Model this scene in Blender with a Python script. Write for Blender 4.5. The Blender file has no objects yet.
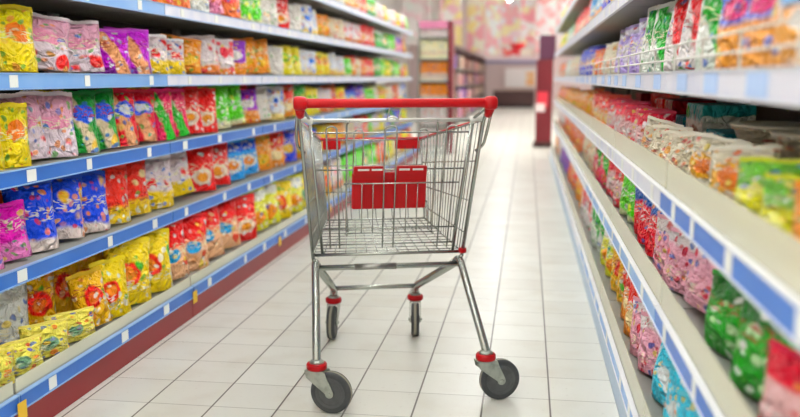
import bpy, bmesh, math, random
from mathutils import Vector, Matrix
random.seed(11)
sc = bpy.context.scene
COL = sc.collection
PI = math.pi

# ------------------------------------------------------------------ helpers
def lin(c):
    return tuple(((v/255)/12.92 if v/255 <= .04045 else ((v/255+.055)/1.055)**2.4) for v in c) + (1,)

def link(o, parent=None):
    COL.objects.link(o)
    if parent is not None:
        o.parent = parent
    return o

def tag(o, label=None, cat=None, group=None, kind=None):
    if label: o['label'] = label
    if cat: o['category'] = cat
    if group: o['group'] = group
    if kind: o['kind'] = kind
    return o

def empty(name, loc=(0, 0, 0), rz=0, parent=None):
    o = bpy.data.objects.new(name, None)
    o.empty_display_size = .05
    o.location = loc; o.rotation_euler = (0, 0, rz)
    return link(o, parent)

def obj(name, bm, m, parent=None, smooth=False, loc=None):
    me = bpy.data.meshes.new(name)
    bmesh.ops.recalc_face_normals(bm, faces=bm.faces)
    bm.to_mesh(me); bm.free()
    if smooth:
        for p in me.polygons: p.use_smooth = True
    for mm in (m if isinstance(m, (list, tuple)) else [m]):
        me.materials.append(mm)
    o = bpy.data.objects.new(name, me)
    if loc: o.location = loc
    return link(o, parent)

def box(bm, x0, x1, y0, y1, z0, z1, bev=0, mat=0):
    r = bmesh.ops.create_cube(bm, size=1)
    for v in r['verts']:
        v.co = Vector((x0+(v.co.x+.5)*(x1-x0), y0+(v.co.y+.5)*(y1-y0), z0+(v.co.z+.5)*(z1-z0)))
    fs = set(f for v in r['verts'] for f in v.link_faces)
    for f in fs: f.material_index = mat
    if bev:
        es = list(set(e for f in fs for e in f.edges))
        bmesh.ops.bevel(bm, geom=es, offset=bev, segments=2, affect='EDGES')
    return bm

def B(*a, **k):
    return box(bmesh.new(), *a, **k)

def tube(bm, pts, r, n=8, closed=False, r1=None):
    pts = [Vector(p) for p in pts]
    k = len(pts); rings = []
    prev = None
    for i, p in enumerate(pts):
        if closed:
            d = (pts[(i+1) % k]-pts[i-1])
        else:
            d = pts[min(i+1, k-1)]-pts[max(i-1, 0)]
        d.normalize()
        if prev is None:
            a = d.orthogonal().normalized()
        else:
            a = (prev-d*prev.dot(d)).normalized()
        prev = a
        b = d.cross(a)
        rr = r if r1 is None else r+(r1-r)*i/(k-1)
        rings.append([bm.verts.new(p+(a*math.cos(2*PI*j/n)+b*math.sin(2*PI*j/n))*rr) for j in range(n)])
    m = k if closed else k-1
    for i in range(m):
        A, Bq = rings[i], rings[(i+1) % k]
        for j in range(n):
            bm.faces.new((A[j], A[(j+1) % n], Bq[(j+1) % n], Bq[j]))
    if not closed:
        bm.faces.new(rings[0][::-1]); bm.faces.new(rings[-1])
    return bm

def bend(pts, rad, n=4):
    """round the corners of a polyline"""
    pts = [Vector(p) for p in pts]
    out = [pts[0]]
    for a, b, c in zip(pts, pts[1:], pts[2:]):
        d1 = (a-b); d2 = (c-b)
        r = min(rad, d1.length*.49, d2.length*.49)
        p, q = b+d1.normalized()*r, b+d2.normalized()*r
        for i in range(n+1):
            t = i/n
            out.append(p*(1-t)**2+b*2*t*(1-t)+q*t*t)
    out.append(pts[-1])
    return out

def lathe(bm, prof, n=24, M=None):
    """prof = [(r, h)], around z"""
    rings = []
    for r, h in prof:
        rings.append([bm.verts.new((r*math.cos(2*PI*j/n), r*math.sin(2*PI*j/n), h)) for j in range(n)])
    for A, Bq in zip(rings, rings[1:]):
        for j in range(n):
            bm.faces.new((A[j], A[(j+1) % n], Bq[(j+1) % n], Bq[j]))
    bm.faces.new(rings[0][::-1]); bm.faces.new(rings[-1])
    if M is not None:
        vs = [v for R in rings for v in R]
        bmesh.ops.transform(bm, matrix=M, verts=vs)
    return bm

# ------------------------------------------------------------------ materials
def mat(name, c, rough=.5, metal=0, spec=.5, trans=0, alpha=1, emit=None, estr=0, coat=0):
    m = bpy.data.materials.new(name); m.use_nodes = True
    b = m.node_tree.nodes['Principled BSDF']
    b.inputs['Base Color'].default_value = lin(c)
    b.inputs['Roughness'].default_value = rough
    b.inputs['Metallic'].default_value = metal
    b.inputs['Specular IOR Level'].default_value = spec
    b.inputs['Transmission Weight'].default_value = trans
    b.inputs['Alpha'].default_value = alpha
    b.inputs['Coat Weight'].default_value = coat
    if emit:
        b.inputs['Emission Color'].default_value = lin(emit)
        b.inputs['Emission Strength'].default_value = estr
    return m

def noisy(m, scale, amount, c2):
    """mottle a plain material with a second colour"""
    nt = m.node_tree; N = nt.nodes; L = nt.links
    b = N['Principled BSDF']; c1 = tuple(b.inputs['Base Color'].default_value)
    tc = N.new('ShaderNodeTexCoord'); no = N.new('ShaderNodeTexNoise')
    no.inputs['Scale'].default_value = scale; no.inputs['Detail'].default_value = 4
    mr = N.new('ShaderNodeMapRange'); mr.inputs[1].default_value = .45; mr.inputs[2].default_value = .7
    mr.inputs[4].default_value = amount
    mx = N.new('ShaderNodeMix'); mx.data_type = 'RGBA'
    mx.inputs[6].default_value = c1; mx.inputs[7].default_value = lin(c2)
    L.new(tc.outputs['Object'], no.inputs['Vector']); L.new(no.outputs['Fac'], mr.inputs[0])
    L.new(mr.outputs[0], mx.inputs[0]); L.new(mx.outputs[2], b.inputs['Base Color'])
    return m

class G:
    """tiny node-graph helper"""
    def __init__(s, m):
        s.nt = m.node_tree; s.N = s.nt.nodes; s.L = s.nt.links
    def put(s, sock, v):
        if hasattr(v, 'links'): s.L.new(v, sock)
        else: sock.default_value = v
    def math(s, op, a, b=0, c=None):
        n = s.N.new('ShaderNodeMath'); n.operation = op
        s.put(n.inputs[0], a); s.put(n.inputs[1], b)
        if c is not None: s.put(n.inputs[2], c)
        return n.outputs[0]
    def smooth(s, v, lo, hi):
        n = s.N.new('ShaderNodeMapRange'); n.interpolation_type = 'SMOOTHSTEP'
        s.put(n.inputs[0], v); n.inputs[1].default_value = lo; n.inputs[2].default_value = hi
        return n.outputs[0]
    def mix(s, f, a, b):
        n = s.N.new('ShaderNodeMix'); n.data_type = 'RGBA'
        s.put(n.inputs[0], f); s.put(n.inputs[6], a); s.put(n.inputs[7], b)
        return n.outputs[2]

def pack_mat(name, base, top=None, bottom=None, badge=None, bp=(.5, .5), br=(.3, .22), core=None,
             spots=None, ss=5, st=.3, zr=(0, 1), diag=None, topz=.74, botz=.24, rough=.33, crumple=.045):
    def ink(c):
        if c is None: return None
        mean = sum(c)/3
        return tuple(max(0, min(255, mean+(v-mean)*1.34)) for v in c)
    base, top, bottom, badge, core, spots, diag = map(ink, (base, top, bottom, badge, core, spots, diag))
    m = bpy.data.materials.new(name); m.use_nodes = True
    g = G(m); b = g.N['Principled BSDF']
    tc = g.N.new('ShaderNodeTexCoord'); oi = g.N.new('ShaderNodeObjectInfo')
    no = g.N.new('ShaderNodeTexNoise'); no.noise_dimensions = '4D'
    no.inputs['Scale'].default_value = 3.2; no.inputs['Detail'].default_value = 1
    g.L.new(tc.outputs['Generated'], no.inputs['Vector'])
    g.L.new(g.math('MULTIPLY', oi.outputs['Random'], 9), no.inputs['W'])
    sp = g.N.new('ShaderNodeSeparateXYZ'); g.L.new(tc.outputs['Generated'], sp.inputs[0])
    sn = g.N.new('ShaderNodeSeparateColor'); g.L.new(no.outputs['Color'], sn.inputs[0])
    x = g.math('ADD', sp.outputs[0], g.math('MULTIPLY_ADD', sn.outputs[0], .22, -.11))
    z = g.math('ADD', sp.outputs[2], g.math('MULTIPLY_ADD', sn.outputs[1], .22, -.11))
    c = lin(base)
    if bottom: c = g.mix(g.smooth(z, botz+.05, botz-.05), c, lin(bottom))
    if top: c = g.mix(g.smooth(z, topz-.05, topz+.05), c, lin(top))
    if diag:
        d = g.math('ABSOLUTE', g.math('SUBTRACT', g.math('ADD', x, g.math('MULTIPLY', z, .55)), .78))
        c = g.mix(g.smooth(d, .2, .12), c, lin(diag))
    if spots:
        vo = g.N.new('ShaderNodeTexVoronoi'); vo.voronoi_dimensions = '4D'
        vo.inputs['Scale'].default_value = ss
        cv = g.N.new('ShaderNodeCombineXYZ'); g.put(cv.inputs[0], x); g.put(cv.inputs[2], z)
        g.L.new(cv.outputs[0], vo.inputs['Vector']); g.L.new(g.math('MULTIPLY', oi.outputs['Random'], 3), vo.inputs['W'])
        f = g.smooth(vo.outputs['Distance'], st+.12, st)
        inr = g.math('MULTIPLY', g.smooth(z, zr[0]-.04, zr[0]+.04), g.smooth(z, zr[1]+.04, zr[1]-.04))
        c = g.mix(g.math('MULTIPLY', f, inr), c, lin(spots))
    if badge:
        ex = g.math('DIVIDE', g.math('SUBTRACT', x, bp[0]), br[0]); ez = g.math('DIVIDE', g.math('SUBTRACT', z, bp[1]), br[1])
        r = g.math('SQRT', g.math('ADD', g.math('MULTIPLY', ex, ex), g.math('MULTIPLY', ez, ez)))
        c = g.mix(g.smooth(r, 1.1, .85), c, lin(badge))
        if core: c = g.mix(g.smooth(r, .66, .45), c, lin(core))
    # small printed motifs and lines of lettering too small to read
    rnd = random.Random(name)
    acc = rnd.sample([(236, 40, 40), (250, 222, 60), (246, 244, 240), (60, 120, 220), (250, 150, 60), (246, 244, 240), (90, 180, 60)], 3)
    cv = g.N.new('ShaderNodeCombineXYZ'); g.put(cv.inputs[0], x); g.put(cv.inputs[2], g.math('MULTIPLY', z, 1.25))
    v2 = g.N.new('ShaderNodeTexVoronoi'); v2.voronoi_dimensions = '4D'; v2.inputs['Scale'].default_value = 7
    g.L.new(cv.outputs[0], v2.inputs['Vector']); g.L.new(g.math('MULTIPLY', oi.outputs['Random'], 2), v2.inputs['W'])
    s2 = g.N.new('ShaderNodeSeparateColor'); g.L.new(v2.outputs['Color'], s2.inputs[0])
    for q in range(3):
        f = g.math('MULTIPLY', g.smooth(s2.outputs[q], .74, .80), g.smooth(v2.outputs['Distance'], .55, .35))
        c = g.mix(g.math('MULTIPLY', f, .8), c, lin(acc[q]))
    mp = g.N.new('ShaderNodeMapping'); mp.inputs['Scale'].default_value = (7, 1, 24); g.L.new(cv.outputs[0], mp.inputs[0])
    n3 = g.N.new('ShaderNodeTexNoise'); n3.inputs['Scale'].default_value = 1; n3.inputs['Detail'].default_value = 1
    g.L.new(mp.outputs[0], n3.inputs['Vector'])
    lz = rnd.choice((.3, .55, .68))
    f = g.math('MULTIPLY', g.smooth(n3.outputs['Fac'], .5, .6), g.smooth(g.math('ABSOLUTE', g.math('SUBTRACT', z, lz)), .12, .08))
    c = g.mix(g.math('MULTIPLY', f, .75), c, lin(rnd.choice([(246, 244, 240), (250, 240, 200), (190, 30, 40)])))
    g.put(b.inputs['Base Color'], c)
    b.inputs['Roughness'].default_value = rough-.05
    b.inputs['Specular IOR Level'].default_value = .35
    # crumpled film
    n4 = g.N.new('ShaderNodeTexNoise'); n4.noise_dimensions = '4D'; n4.inputs['Scale'].default_value = 5; n4.inputs['Detail'].default_value = 2
    n4.inputs['Distortion'].default_value = 1.2
    g.L.new(tc.outputs['Generated'], n4.inputs['Vector']); g.L.new(g.math('MULTIPLY', oi.outputs['Random'], 7), n4.inputs['W'])
    bp_ = g.N.new('ShaderNodeBump'); bp_.inputs['Strength'].default_value = 1; bp_.inputs['Distance'].default_value = crumple
    g.L.new(n4.outputs['Fac'], bp_.inputs['Height']); g.L.new(bp_.outputs[0], b.inputs['Normal'])
    return m

STEEL = mat('zinc_steel', (176, 180, 174), .27, 1)
STEEL2 = noisy(mat('worn_steel', (165, 165, 160), .36, 1), 30, .6, (105, 105, 100))
GALV = noisy(mat('galvanised_steel', (178, 182, 172), .42, .75), 45, .7, (140, 144, 134))
REDP = mat('red_plastic', (186, 0, 12), .34, spec=.3)
GREYP = mat('grey_plastic', (224, 226, 218), .4)
ZINCL = mat('bright_zinc_bar', (222, 224, 220), .35, .6)
RUBBER = noisy(mat('dark_rubber', (62, 64, 66), .6), 60, .5, (80, 80, 80))
HUB = noisy(mat('hub_plastic', (82, 84, 84), .5), 40, .5, (62, 62, 62))
TREAD = mat('worn_tread', (150, 146, 130), .7)
SHELFM = mat('shelf_steel', (150, 150, 142), .5)
BACKP = noisy(mat('shaded_back_panel', (52, 47, 42), .7), 3, .5, (42, 38, 34))  # left panels: colour darkened for the shade between the shelves
BACKR = noisy(mat('lit_back_panel', (150, 140, 122), .7), 3, .5, (128, 118, 102))  # right panels: same board, colour lightened to look lit
UPR = mat('upright_steel', (150, 150, 146), .45)
RAILW = mat('white_rail', (232, 234, 240), .35)
RAILLIP = mat('pale_blue_rail', (140, 180, 228), .35)
RAILB = noisy(mat('blue_insert', (40, 108, 202), .35), 5, .5, (60, 128, 212))
RAILL = noisy(mat('pale_blue_insert', (120, 172, 232), .35), 4, .6, (160, 196, 236))
RAILV = noisy(mat('lilac_white_insert', (224, 226, 238), .35), 6, .6, (186, 198, 232))
PALET = mat('pale_blue_ticket', (176, 202, 240), .6)
TICK = mat('paper_ticket', (238, 240, 236), .6)
KICKR = mat('red_kick', (142, 14, 26), .4)
KICKL = mat('pale_kick', (176, 196, 216), .45)
YCLIP = mat('yellow_plastic', (236, 190, 40), .5)
WIREW = mat('white_wire', (228, 226, 218), .35, .3)

def riser_mat():
    m = bpy.data.materials.new('frosted_riser'); m.use_nodes = True
    g = G(m); b = g.N['Principled BSDF']
    b.inputs['Base Color'].default_value = lin((240, 238, 212)); b.inputs['Roughness'].default_value = .25
    b.inputs['Alpha'].default_value = .62
    return m
RISER = riser_mat()

# floor: cream square tiles, dark joints along the aisle, finer ones across
def floor_mat():
    m = bpy.data.materials.new('cream_floor_tiles'); m.use_nodes = True
    g = G(m); b = g.N['Principled BSDF']
    tc = g.N.new('ShaderNodeTexCoord'); sp = g.N.new('ShaderNodeSeparateXYZ')
    g.L.new(tc.outputs['Object'], sp.inputs[0])
    T = .2205
    u = g.math('DIVIDE', g.math('SUBTRACT', sp.outputs[0], -.126), T)
    v = g.math('DIVIDE', g.math('SUBTRACT', sp.outputs[1], 2.622), T)
    def joint(c, w):
        f = g.math('SUBTRACT', g.math('FRACT', g.math('ADD', c, 50.5)), .5)
        return g.smooth(g.math('ABSOLUTE', f), w*1.25, w*.7)
    ju, jv = joint(u, .0135), joint(v, .0095)
    wn = g.N.new('ShaderNodeTexWhiteNoise'); cv = g.N.new('ShaderNodeCombineXYZ')
    g.put(cv.inputs[0], g.math('FLOOR', u)); g.put(cv.inputs[1], g.math('FLOOR', v)); g.L.new(cv.outputs[0], wn.inputs['Vector'])
    no = g.N.new('ShaderNodeTexNoise'); no.inputs['Scale'].default_value = 5; no.inputs['Detail'].default_value = 5
    g.L.new(tc.outputs['Object'], no.inputs['Vector'])
    no2 = g.N.new('ShaderNodeTexNoise'); no2.inputs['Scale'].default_value = 60; no2.inputs['Detail'].default_value = 3
    g.L.new(tc.outputs['Object'], no2.inputs['Vector'])
    c = g.mix(wn.outputs['Value'], lin((222, 221, 211)), lin((231, 231, 222)))
    c = g.mix(g.math('MULTIPLY', g.smooth(no.outputs['Fac'], .45, .75), .35), c, lin((204, 196, 178)))
    c = g.mix(g.math('MULTIPLY', g.smooth(no2.outputs['Fac'], .62, .75), .25), c, lin((180, 172, 155)))
    c = g.mix(g.math('MULTIPLY', jv, .62), c, lin((120, 110, 92)))
    c = g.mix(g.math('MULTIPLY', ju, .92), c, lin((74, 64, 52)))
    g.put(b.inputs['Base Color'], c)
    b.inputs['Roughness'].default_value = .3
    b.inputs['Specular IOR Level'].default_value = .4
    bp = g.N.new('ShaderNodeBump'); bp.inputs['Strength'].default_value = .25; bp.inputs['Distance'].default_value = .002
    g.put(bp.inputs['Height'], g.math('SUBTRACT', 1, g.math('MAXIMUM', ju, jv))); g.L.new(bp.outputs[0], b.inputs['Normal'])
    return m

# ------------------------------------------------------------------ room shell
RX0, RX1, RY0, RY1, RZ = -4.6, 3.4, -4.0, 34.0, 3.9
def struct(name, bm, m):
    return tag(obj(name, bm, m), kind='structure')
WALLM = mat('white_paint', (235, 230, 224), .7)
CEILM = mat('ceiling_paint', (240, 238, 232), .75)
struct('floor', B(RX0, RX1, RY0, RY1, -.1, 0), floor_mat())
struct('ceiling', B(RX0, RX1, RY0, RY1, RZ, RZ+.1), CEILM)
struct('wall_left', B(RX0-.1, RX0, RY0, RY1, 0, RZ), WALLM)
struct('wall_right', B(RX1, RX1+.1, RY0, RY1, 0, RZ), WALLM)
struct('wall_front', B(RX0, RX1, RY0-.1, RY0, 0, RZ), WALLM)
struct('wall_back', B(RX0, RX1, RY1, RY1+.1, 0, RZ), mat('rose_paint', (236, 214, 212), .7))

LAMP = mat('lamp_diffuser', (255, 255, 255), .5, emit=(250, 253, 255), estr=25)
HOUSE = mat('lamp_housing', (240, 240, 238), .5)
side_word = {-1: 'beyond the left shelving', 0: 'above the aisle', 1: 'beyond the right shelving'}
ORD = ['zeroth', 'first', 'second', 'third', 'fourth', 'fifth', 'sixth', 'seventh', 'eighth', 'ninth', 'tenth',
       'eleventh', 'twelfth', 'thirteenth', 'fourteenth', 'fifteenth', 'sixteenth', 'seventeenth', 'eighteenth', 'nineteenth', 'twentieth']
lamp0 = None
for sx, x in ((0, -.6), (-1, -3.1), (1, 2.2)):
    for k in range(14 if sx == 0 else (11 if sx < 0 else 15)):
        y = -2.6+k*2.4 if not (sx == 0 and k == 13) else 32.75  # last aisle lamp is added, hidden behind the banners to brighten the back wall
        if lamp0 is None:
            r = empty('ceiling_light')
            obj('housing', B(-.03, .03, -.85, .85, .001, .04, .005), HOUSE, r)
            bm = bmesh.new(); tube(bm, [(0, -.82, -.05), (0, .82, -.05)], .05, 12)
            obj('diffuser', bm, LAMP, r, True)
            for yy in (-.6, .6):
                bm = bmesh.new(); tube(bm, [(0, yy, .03), (0, yy, .45)], .006, 6); obj('hanging_rod', bm, HOUSE, r)
            lamp0 = r
        else:
            r = link(lamp0.copy())
            for ch in lamp0.children:
                link(ch.copy(), r)
        r.location = (x, y, RZ-.45)
        tag(r, f'long white fluorescent ceiling light {side_word[sx]}, {ORD[k+1]} from the front of the shop', 'ceiling light',
            group='ceiling lights')

# ------------------------------------------------------------------ shelving
ZS = [.12, .46, .765, 1.06, 1.36, 1.66]       # price rail centre heights
SHN = ['bottom shelf', 'second shelf up', 'third shelf up', 'fourth shelf up', 'fifth shelf up', 'top shelf']
JY, BAY = 5.0, 1.365
XL, XLB, XR, XRB = -1.55, -1.465, .34, .31
BAYW = ['nearest', 'second', 'third', 'fourth', 'fifth', 'sixth', 'seventh', 'eighth']

def shelving(side, j, yb, word, near):
    """one bay; local frame: x along the aisle, -y = aisle side"""
    root = empty('shelving_unit')
    front = 0.0                                  # plane of the upper rails
    base = -.085 if side < 0 else -.03
    depth = .53
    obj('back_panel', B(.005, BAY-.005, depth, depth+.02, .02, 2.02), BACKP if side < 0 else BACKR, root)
    for x in (.0, BAY-.03):
        obj('upright', B(x+.001, x+.029, depth-.03, depth-.001, 0, 2.04, .003), UPR, root)
    for i, z in enumerate(ZS):
        f = base if i == 0 else front
        top = z+(.02 if i else .03)
        s = obj('shelf', B(.004, BAY-.004, f+.012, depth-.032, top-.03, top, .002), SHELFM, root)
        h = .026
        rm = B(.003, BAY-.003, f+.003, f+.0119, z-h, z+h)
        for zz in (-h, h-.004):
            box(rm, .003, BAY-.003, f-.003, f+.003, z+zz, z+zz+.004)
        obj('price_rail', rm, RAILLIP if side < 0 else RAILW, s)
        if side < 0:
            ins = RAILB if (i < 2 or (i == 2 and j < 3) or (i >= 3 and j < 1)) else (RAILL if i == 2 else RAILV)
            if i in (3, 4) and j == 0: ins = RAILL
        else:
            ins = RAILB if (i in (1, 2) and j < 1) else (RAILL if i in (0, 1) and j < 3 else RAILV)
        obj('rail_insert', B(.006, BAY-.006, f, f+.0029, z-h+.0045, z+h-.0045), ins, s)
        if near:
            n = 3 if side < 0 else 4
            for q in range(n):
                xx = BAY*(q+.5)/n+random.uniform(-.09, .09)
                w = random.choice((.036, .044, .052)) if not (side > 0 and i == 3) else .12
                obj('price_ticket', B(xx-w/2, xx+w/2, f-.002, f-.0005, z-h+.007, z+h-.007), TICK if not (side > 0 and i == 3) else PALET, s)
        if (side > 0 and i in (0, 1, 2)) or (side < 0 and i == 0):
            rh = .075 if side > 0 else .04
            obj('riser', B(.008, BAY-.008, f+.014, f+.017, top+.0005, top+rh), RISER, s)
        if side > 0 and i == 3:
            wb = bmesh.new()
            for zz in (.035, .07):
                tube(wb, [(.01, f+.02, top+zz), (BAY-.01, f+.02, top+zz)], .0028, 6)
            for q in range(5):
                xx = .012+(BAY-.024)*q/4
                tube(wb, [(xx, f+.02, top-.002), (xx, f+.02, top+.0725)], .0028, 6)
            obj('wire_guard', wb, WIREW, s)
    kb = base+.02 if side < 0 else base+.014
    obj('kick_plate', B(.002, BAY-.002, kb-.012, kb, 0.002, .092), KICKR if side < 0 else KICKL, root)
    if side < 0:
        obj('joint_clip', B(-.022, .022, base-.008, base-.0045, .07, .125, .001), YCLIP, root)
    if side < 0:                                 # local +x -> world +Y, local -y -> world +X
        root.rotation_euler = (0, 0, PI/2); root.location = (XL, yb, 0)
    else:
        root.rotation_euler = (0, 0, -PI/2); root.location = (XR, yb+BAY, 0)
    sw = 'left' if side < 0 else 'right'
    tag(root, f'grey shelving bay with {"blue rails and red kick plate" if side<0 else "white and blue price rails"}, {word} on the {sw}',
        'shelving', group=f'shelving bays along the {sw} of the aisle')
    return root
shelving(-1, 0, JY-BAY*3, 'foremost bay', True)
for j in range(7):
    shelving(-1, j, JY+BAY*(j-2), BAYW[j]+' bay', j < 4)
for j in range(8):
    shelving(1, j, JY+BAY*(j-3), BAYW[j]+' bay', j < 4)

# ------------------------------------------------------------------ package designs
D = {}
def design(key, desc, seal, **k):
    D[key] = (desc, pack_mat('print_'+desc.replace(' ', '_'), **k), mat('film_'+desc.replace(' ', '_'), seal, .35))
W = (240, 238, 236)
design('yel', 'yellow bag with an orange badge', (240, 214, 20), base=(240, 206, 4), badge=(238, 130, 40), bp=(.62, .62), br=(.2, .16), spots=(250, 240, 130), ss=3, st=.22, zr=(.1, .6), top=(226, 214, 20), topz=.8)
design('straw', 'white and pink bag with red strawberries', (238, 224, 230), base=(238, 222, 230), top=(238, 186, 206), topz=.62, badge=(240, 170, 196), bp=(.5, .58), br=(.34, .12), spots=(222, 40, 36), ss=3, st=.4, zr=(.04, .33))
design('mag', 'purple bag with a peach stripe', (196, 20, 206), base=(196, 20, 206), diag=(240, 176, 130), bottom=(120, 30, 140), botz=.14)
design('dots', 'white bag with red dots and yellow foot', (236, 232, 234), base=(236, 222, 226), bottom=(238, 200, 30), botz=.36, spots=(224, 16, 44), ss=3.4, st=.4, zr=(.42, .9))
design('ora', 'orange bag with pale snacks', (240, 140, 20), base=(244, 148, 26), spots=(250, 216, 130), ss=3.2, st=.3, badge=(250, 190, 60), bp=(.5, .35), br=(.25, .16))
design('prw', 'white bag with pink and red fruit', (240, 226, 228), base=(240, 228, 230), spots=(232, 70, 90), ss=3, st=.36, bottom=(236, 140, 60), botz=.2)
design('pur', 'purple and orange sweets bag', (140, 40, 180), base=(150, 50, 190), bottom=(240, 150, 50), botz=.4, badge=(246, 240, 236), bp=(.5, .62), br=(.28, .14))
design('whg', 'white bag with golden biscuits', (240, 236, 226), base=(240, 236, 228), spots=(232, 186, 80), ss=3, st=.3, zr=(.1, .6))
design('yeg', 'yellow bag with a green badge', (240, 220, 30), base=(242, 220, 30), badge=(70, 170, 40), bp=(.5, .6), br=(.3, .16), core=(230, 230, 60), spots=(250, 250, 210), ss=3, st=.2, zr=(0, .4))
design('whb', 'white bag with blue dots', (236, 240, 246), base=(236, 238, 244), spots=(30, 130, 220), ss=3.2, st=.3, bottom=(240, 220, 150), botz=.2)
design('org', 'orange and red crisp bag', (230, 60, 30), base=(244, 150, 50), top=(230, 56, 30), topz=.6, badge=(250, 226, 180), bp=(.5, .35), br=(.3, .16))
design('gre', 'green bag with a white panel', (30, 150, 50), base=(38, 160, 56), badge=(240, 244, 236), bp=(.5, .45), br=(.3, .2), core=(250, 190, 40))
design('pup', 'pink and violet sweets bag', (240, 150, 180), base=(244, 160, 190), top=(120, 90, 210), topz=.6, spots=(250, 236, 240), ss=4, st=.28)
design('gby', 'green bag with blue label and golden chips', (16, 130, 50), base=(20, 140, 54), diag=(236, 220, 190), badge=(30, 100, 214), bp=(.6, .66), br=(.3, .16), spots=(246, 196, 80), ss=3, st=.3, zr=(.05, .42))
design('rby', 'red bag with blue label and peach biscuits', (214, 14, 50), base=(222, 20, 56), diag=(240, 180, 140), badge=(34, 90, 220), bp=(.6, .68), br=(.3, .15), core=(230, 236, 250), spots=(244, 190, 120), ss=3, st=.32, zr=(.05, .4))
design('rgr', 'pink bag with green corner', (236, 40, 110), base=(238, 50, 112), diag=(40, 170, 50), spots=(246, 226, 200), ss=3, st=.28, zr=(0, .5))
design('red', 'red bag with a white panel', (226, 26, 26), base=(232, 30, 26), badge=(246, 226, 206), bp=(.5, .35), br=(.32, .18), core=(240, 160, 60))
design('lim', 'lime green bag with yellow print', (90, 196, 20), base=(96, 200, 24), spots=(226, 236, 60), ss=3.4, st=.3, bottom=(240, 236, 200), botz=.15)
design('bly', 'blue bag with round yellow biscuits', (24, 80, 206), base=(26, 84, 214), spots=(244, 190, 60), ss=2.4, st=.3, zr=(.3, 1), bottom=(240, 226, 220), botz=.18)
design('rye', 'red and yellow noodle bag', (230, 50, 30), base=(234, 56, 36), bottom=(244, 200, 50), botz=.3, spots=(246, 220, 170), ss=3.4, st=.3)
design('lbl', 'sky blue bag with white panel', (50, 160, 230), base=(60, 166, 232), badge=(240, 240, 244), bp=(.5, .4), br=(.32, .2), core=(244, 150, 60), top=(30, 90, 210))
design('mgp', 'magenta bag with lilac foot', (226, 10, 180), base=(232, 14, 186), bottom=(236, 150, 206), botz=.35, spots=(250, 200, 230), ss=3, st=.2, zr=(.1, .5))
design('bro', 'golden bag with red tomato and greens', (214, 170, 20), base=(226, 180, 24), badge=(226, 40, 30), bp=(.55, .55), br=(.28, .2), spots=(90, 170, 60), ss=3.2, st=.26, zr=(.1, .9), core=(240, 120, 40))
design('yre', 'yellow bag with red fruit and green leaf', (240, 212, 20), base=(244, 204, 20), badge=(232, 50, 24), bp=(.4, .5), br=(.26, .2), core=(250, 140, 30), spots=(70, 170, 50), ss=2.6, st=.24, zr=(.5, .85))
design('rcy', 'red topped bag with cyan dot and meal', (224, 16, 20), base=(242, 196, 160), top=(226, 16, 22), topz=.58, badge=(20, 160, 210), bp=(.5, .45), br=(.2, .13), spots=(232, 80, 50), ss=3.2, st=.3, zr=(0, .4))
design('ygm', 'yellow and green bag with orange fruit', (226, 226, 60), base=(226, 224, 60), top=(240, 240, 230), badge=(246, 150, 30), bp=(.5, .32), br=(.3, .18), spots=(50, 170, 80), ss=3, st=.28, zr=(.3, .8))
design('gry', 'silver white crinkled bag', (206, 208, 206), base=(236, 238, 234), spots=(160, 164, 162), ss=4, st=.25, rough=.25)
design('ypa', 'pale yellow patterned packet', (244, 226, 110), base=(246, 230, 120), spots=(232, 150, 70), ss=4.5, st=.3, badge=(130, 170, 140), bp=(.5, .4), br=(.16, .2))
design('lil', 'lilac pouch with white panel', (190, 170, 226), base=(196, 176, 230), badge=(236, 230, 244), bp=(.45, .4), br=(.25, .3), top=(226, 222, 236), topz=.85)
design('grw', 'white pouch with green label', (236, 240, 232), base=(238, 240, 234), diag=(20, 170, 50), bottom=(230, 236, 226), badge=(16, 150, 40), bp=(.5, .68), br=(.36, .2))
design('rew', 'white pouch with red bands', (240, 236, 234), base=(240, 234, 232), diag=(226, 20, 36), spots=(230, 70, 60), ss=4, st=.28, zr=(0, .4))
design('blo', 'blue pouch with orange foot', (30, 120, 226), base=(34, 124, 228), bottom=(248, 170, 90), botz=.42, badge=(236, 90, 150), bp=(.4, .55), br=(.22, .1), spots=(240, 236, 240), ss=2.6, st=.24, zr=(.5, 1))
design('sky', 'pale blue pouch with white panel', (120, 190, 240), base=(120, 192, 240), bottom=(248, 180, 110), botz=.4, badge=(240, 240, 240), bp=(.5, .6), br=(.3, .14))
design('crm', 'cream pouch with orange print', (246, 238, 216), base=(238, 228, 204), spots=(244, 176, 90), ss=3, st=.3, zr=(.3, .9))
design('owh', 'white pouch with orange fruit', (236, 232, 214), base=(236, 228, 206), badge=(248, 176, 20), bp=(.5, .5), br=(.36, .3), core=(250, 130, 20), spots=(220, 70, 40), ss=3, st=.25, zr=(.4, 1))
design('lye', 'lime and yellow pouch', (206, 214, 30), base=(212, 208, 30), top=(110, 180, 40), topz=.6, spots=(240, 236, 140), ss=3, st=.3)
design('teal', 'teal topped pouch', (30, 150, 160), base=(220, 214, 196), top=(30, 150, 160), topz=.55, spots=(120, 90, 60), ss=3, st=.25)
design('tec', 'white and teal packet with brown picture', (40, 160, 160), base=(236, 234, 226), top=(60, 170, 168), topz=.8, badge=(150, 96, 56), bp=(.6, .45), br=(.35, .25), spots=(60, 160, 70), ss=2.5, st=.25)
design('wbx', 'white carton with pale print', (244, 240, 240), base=(250, 244, 244), spots=(244, 214, 216), ss=3, st=.25)
design('cbx', 'cream carton with yellow print', (250, 240, 206), base=(252, 244, 214), spots=(246, 226, 150), ss=3, st=.25)
design('obx', 'orange carton with a white foot', (250, 150, 60), base=(252, 150, 54), bottom=(252, 240, 224), botz=.4)
design('brc', 'brown carton with dull print', (90, 60, 50), base=(112, 76, 62), spots=(150, 120, 90), ss=3, st=.25)
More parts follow.
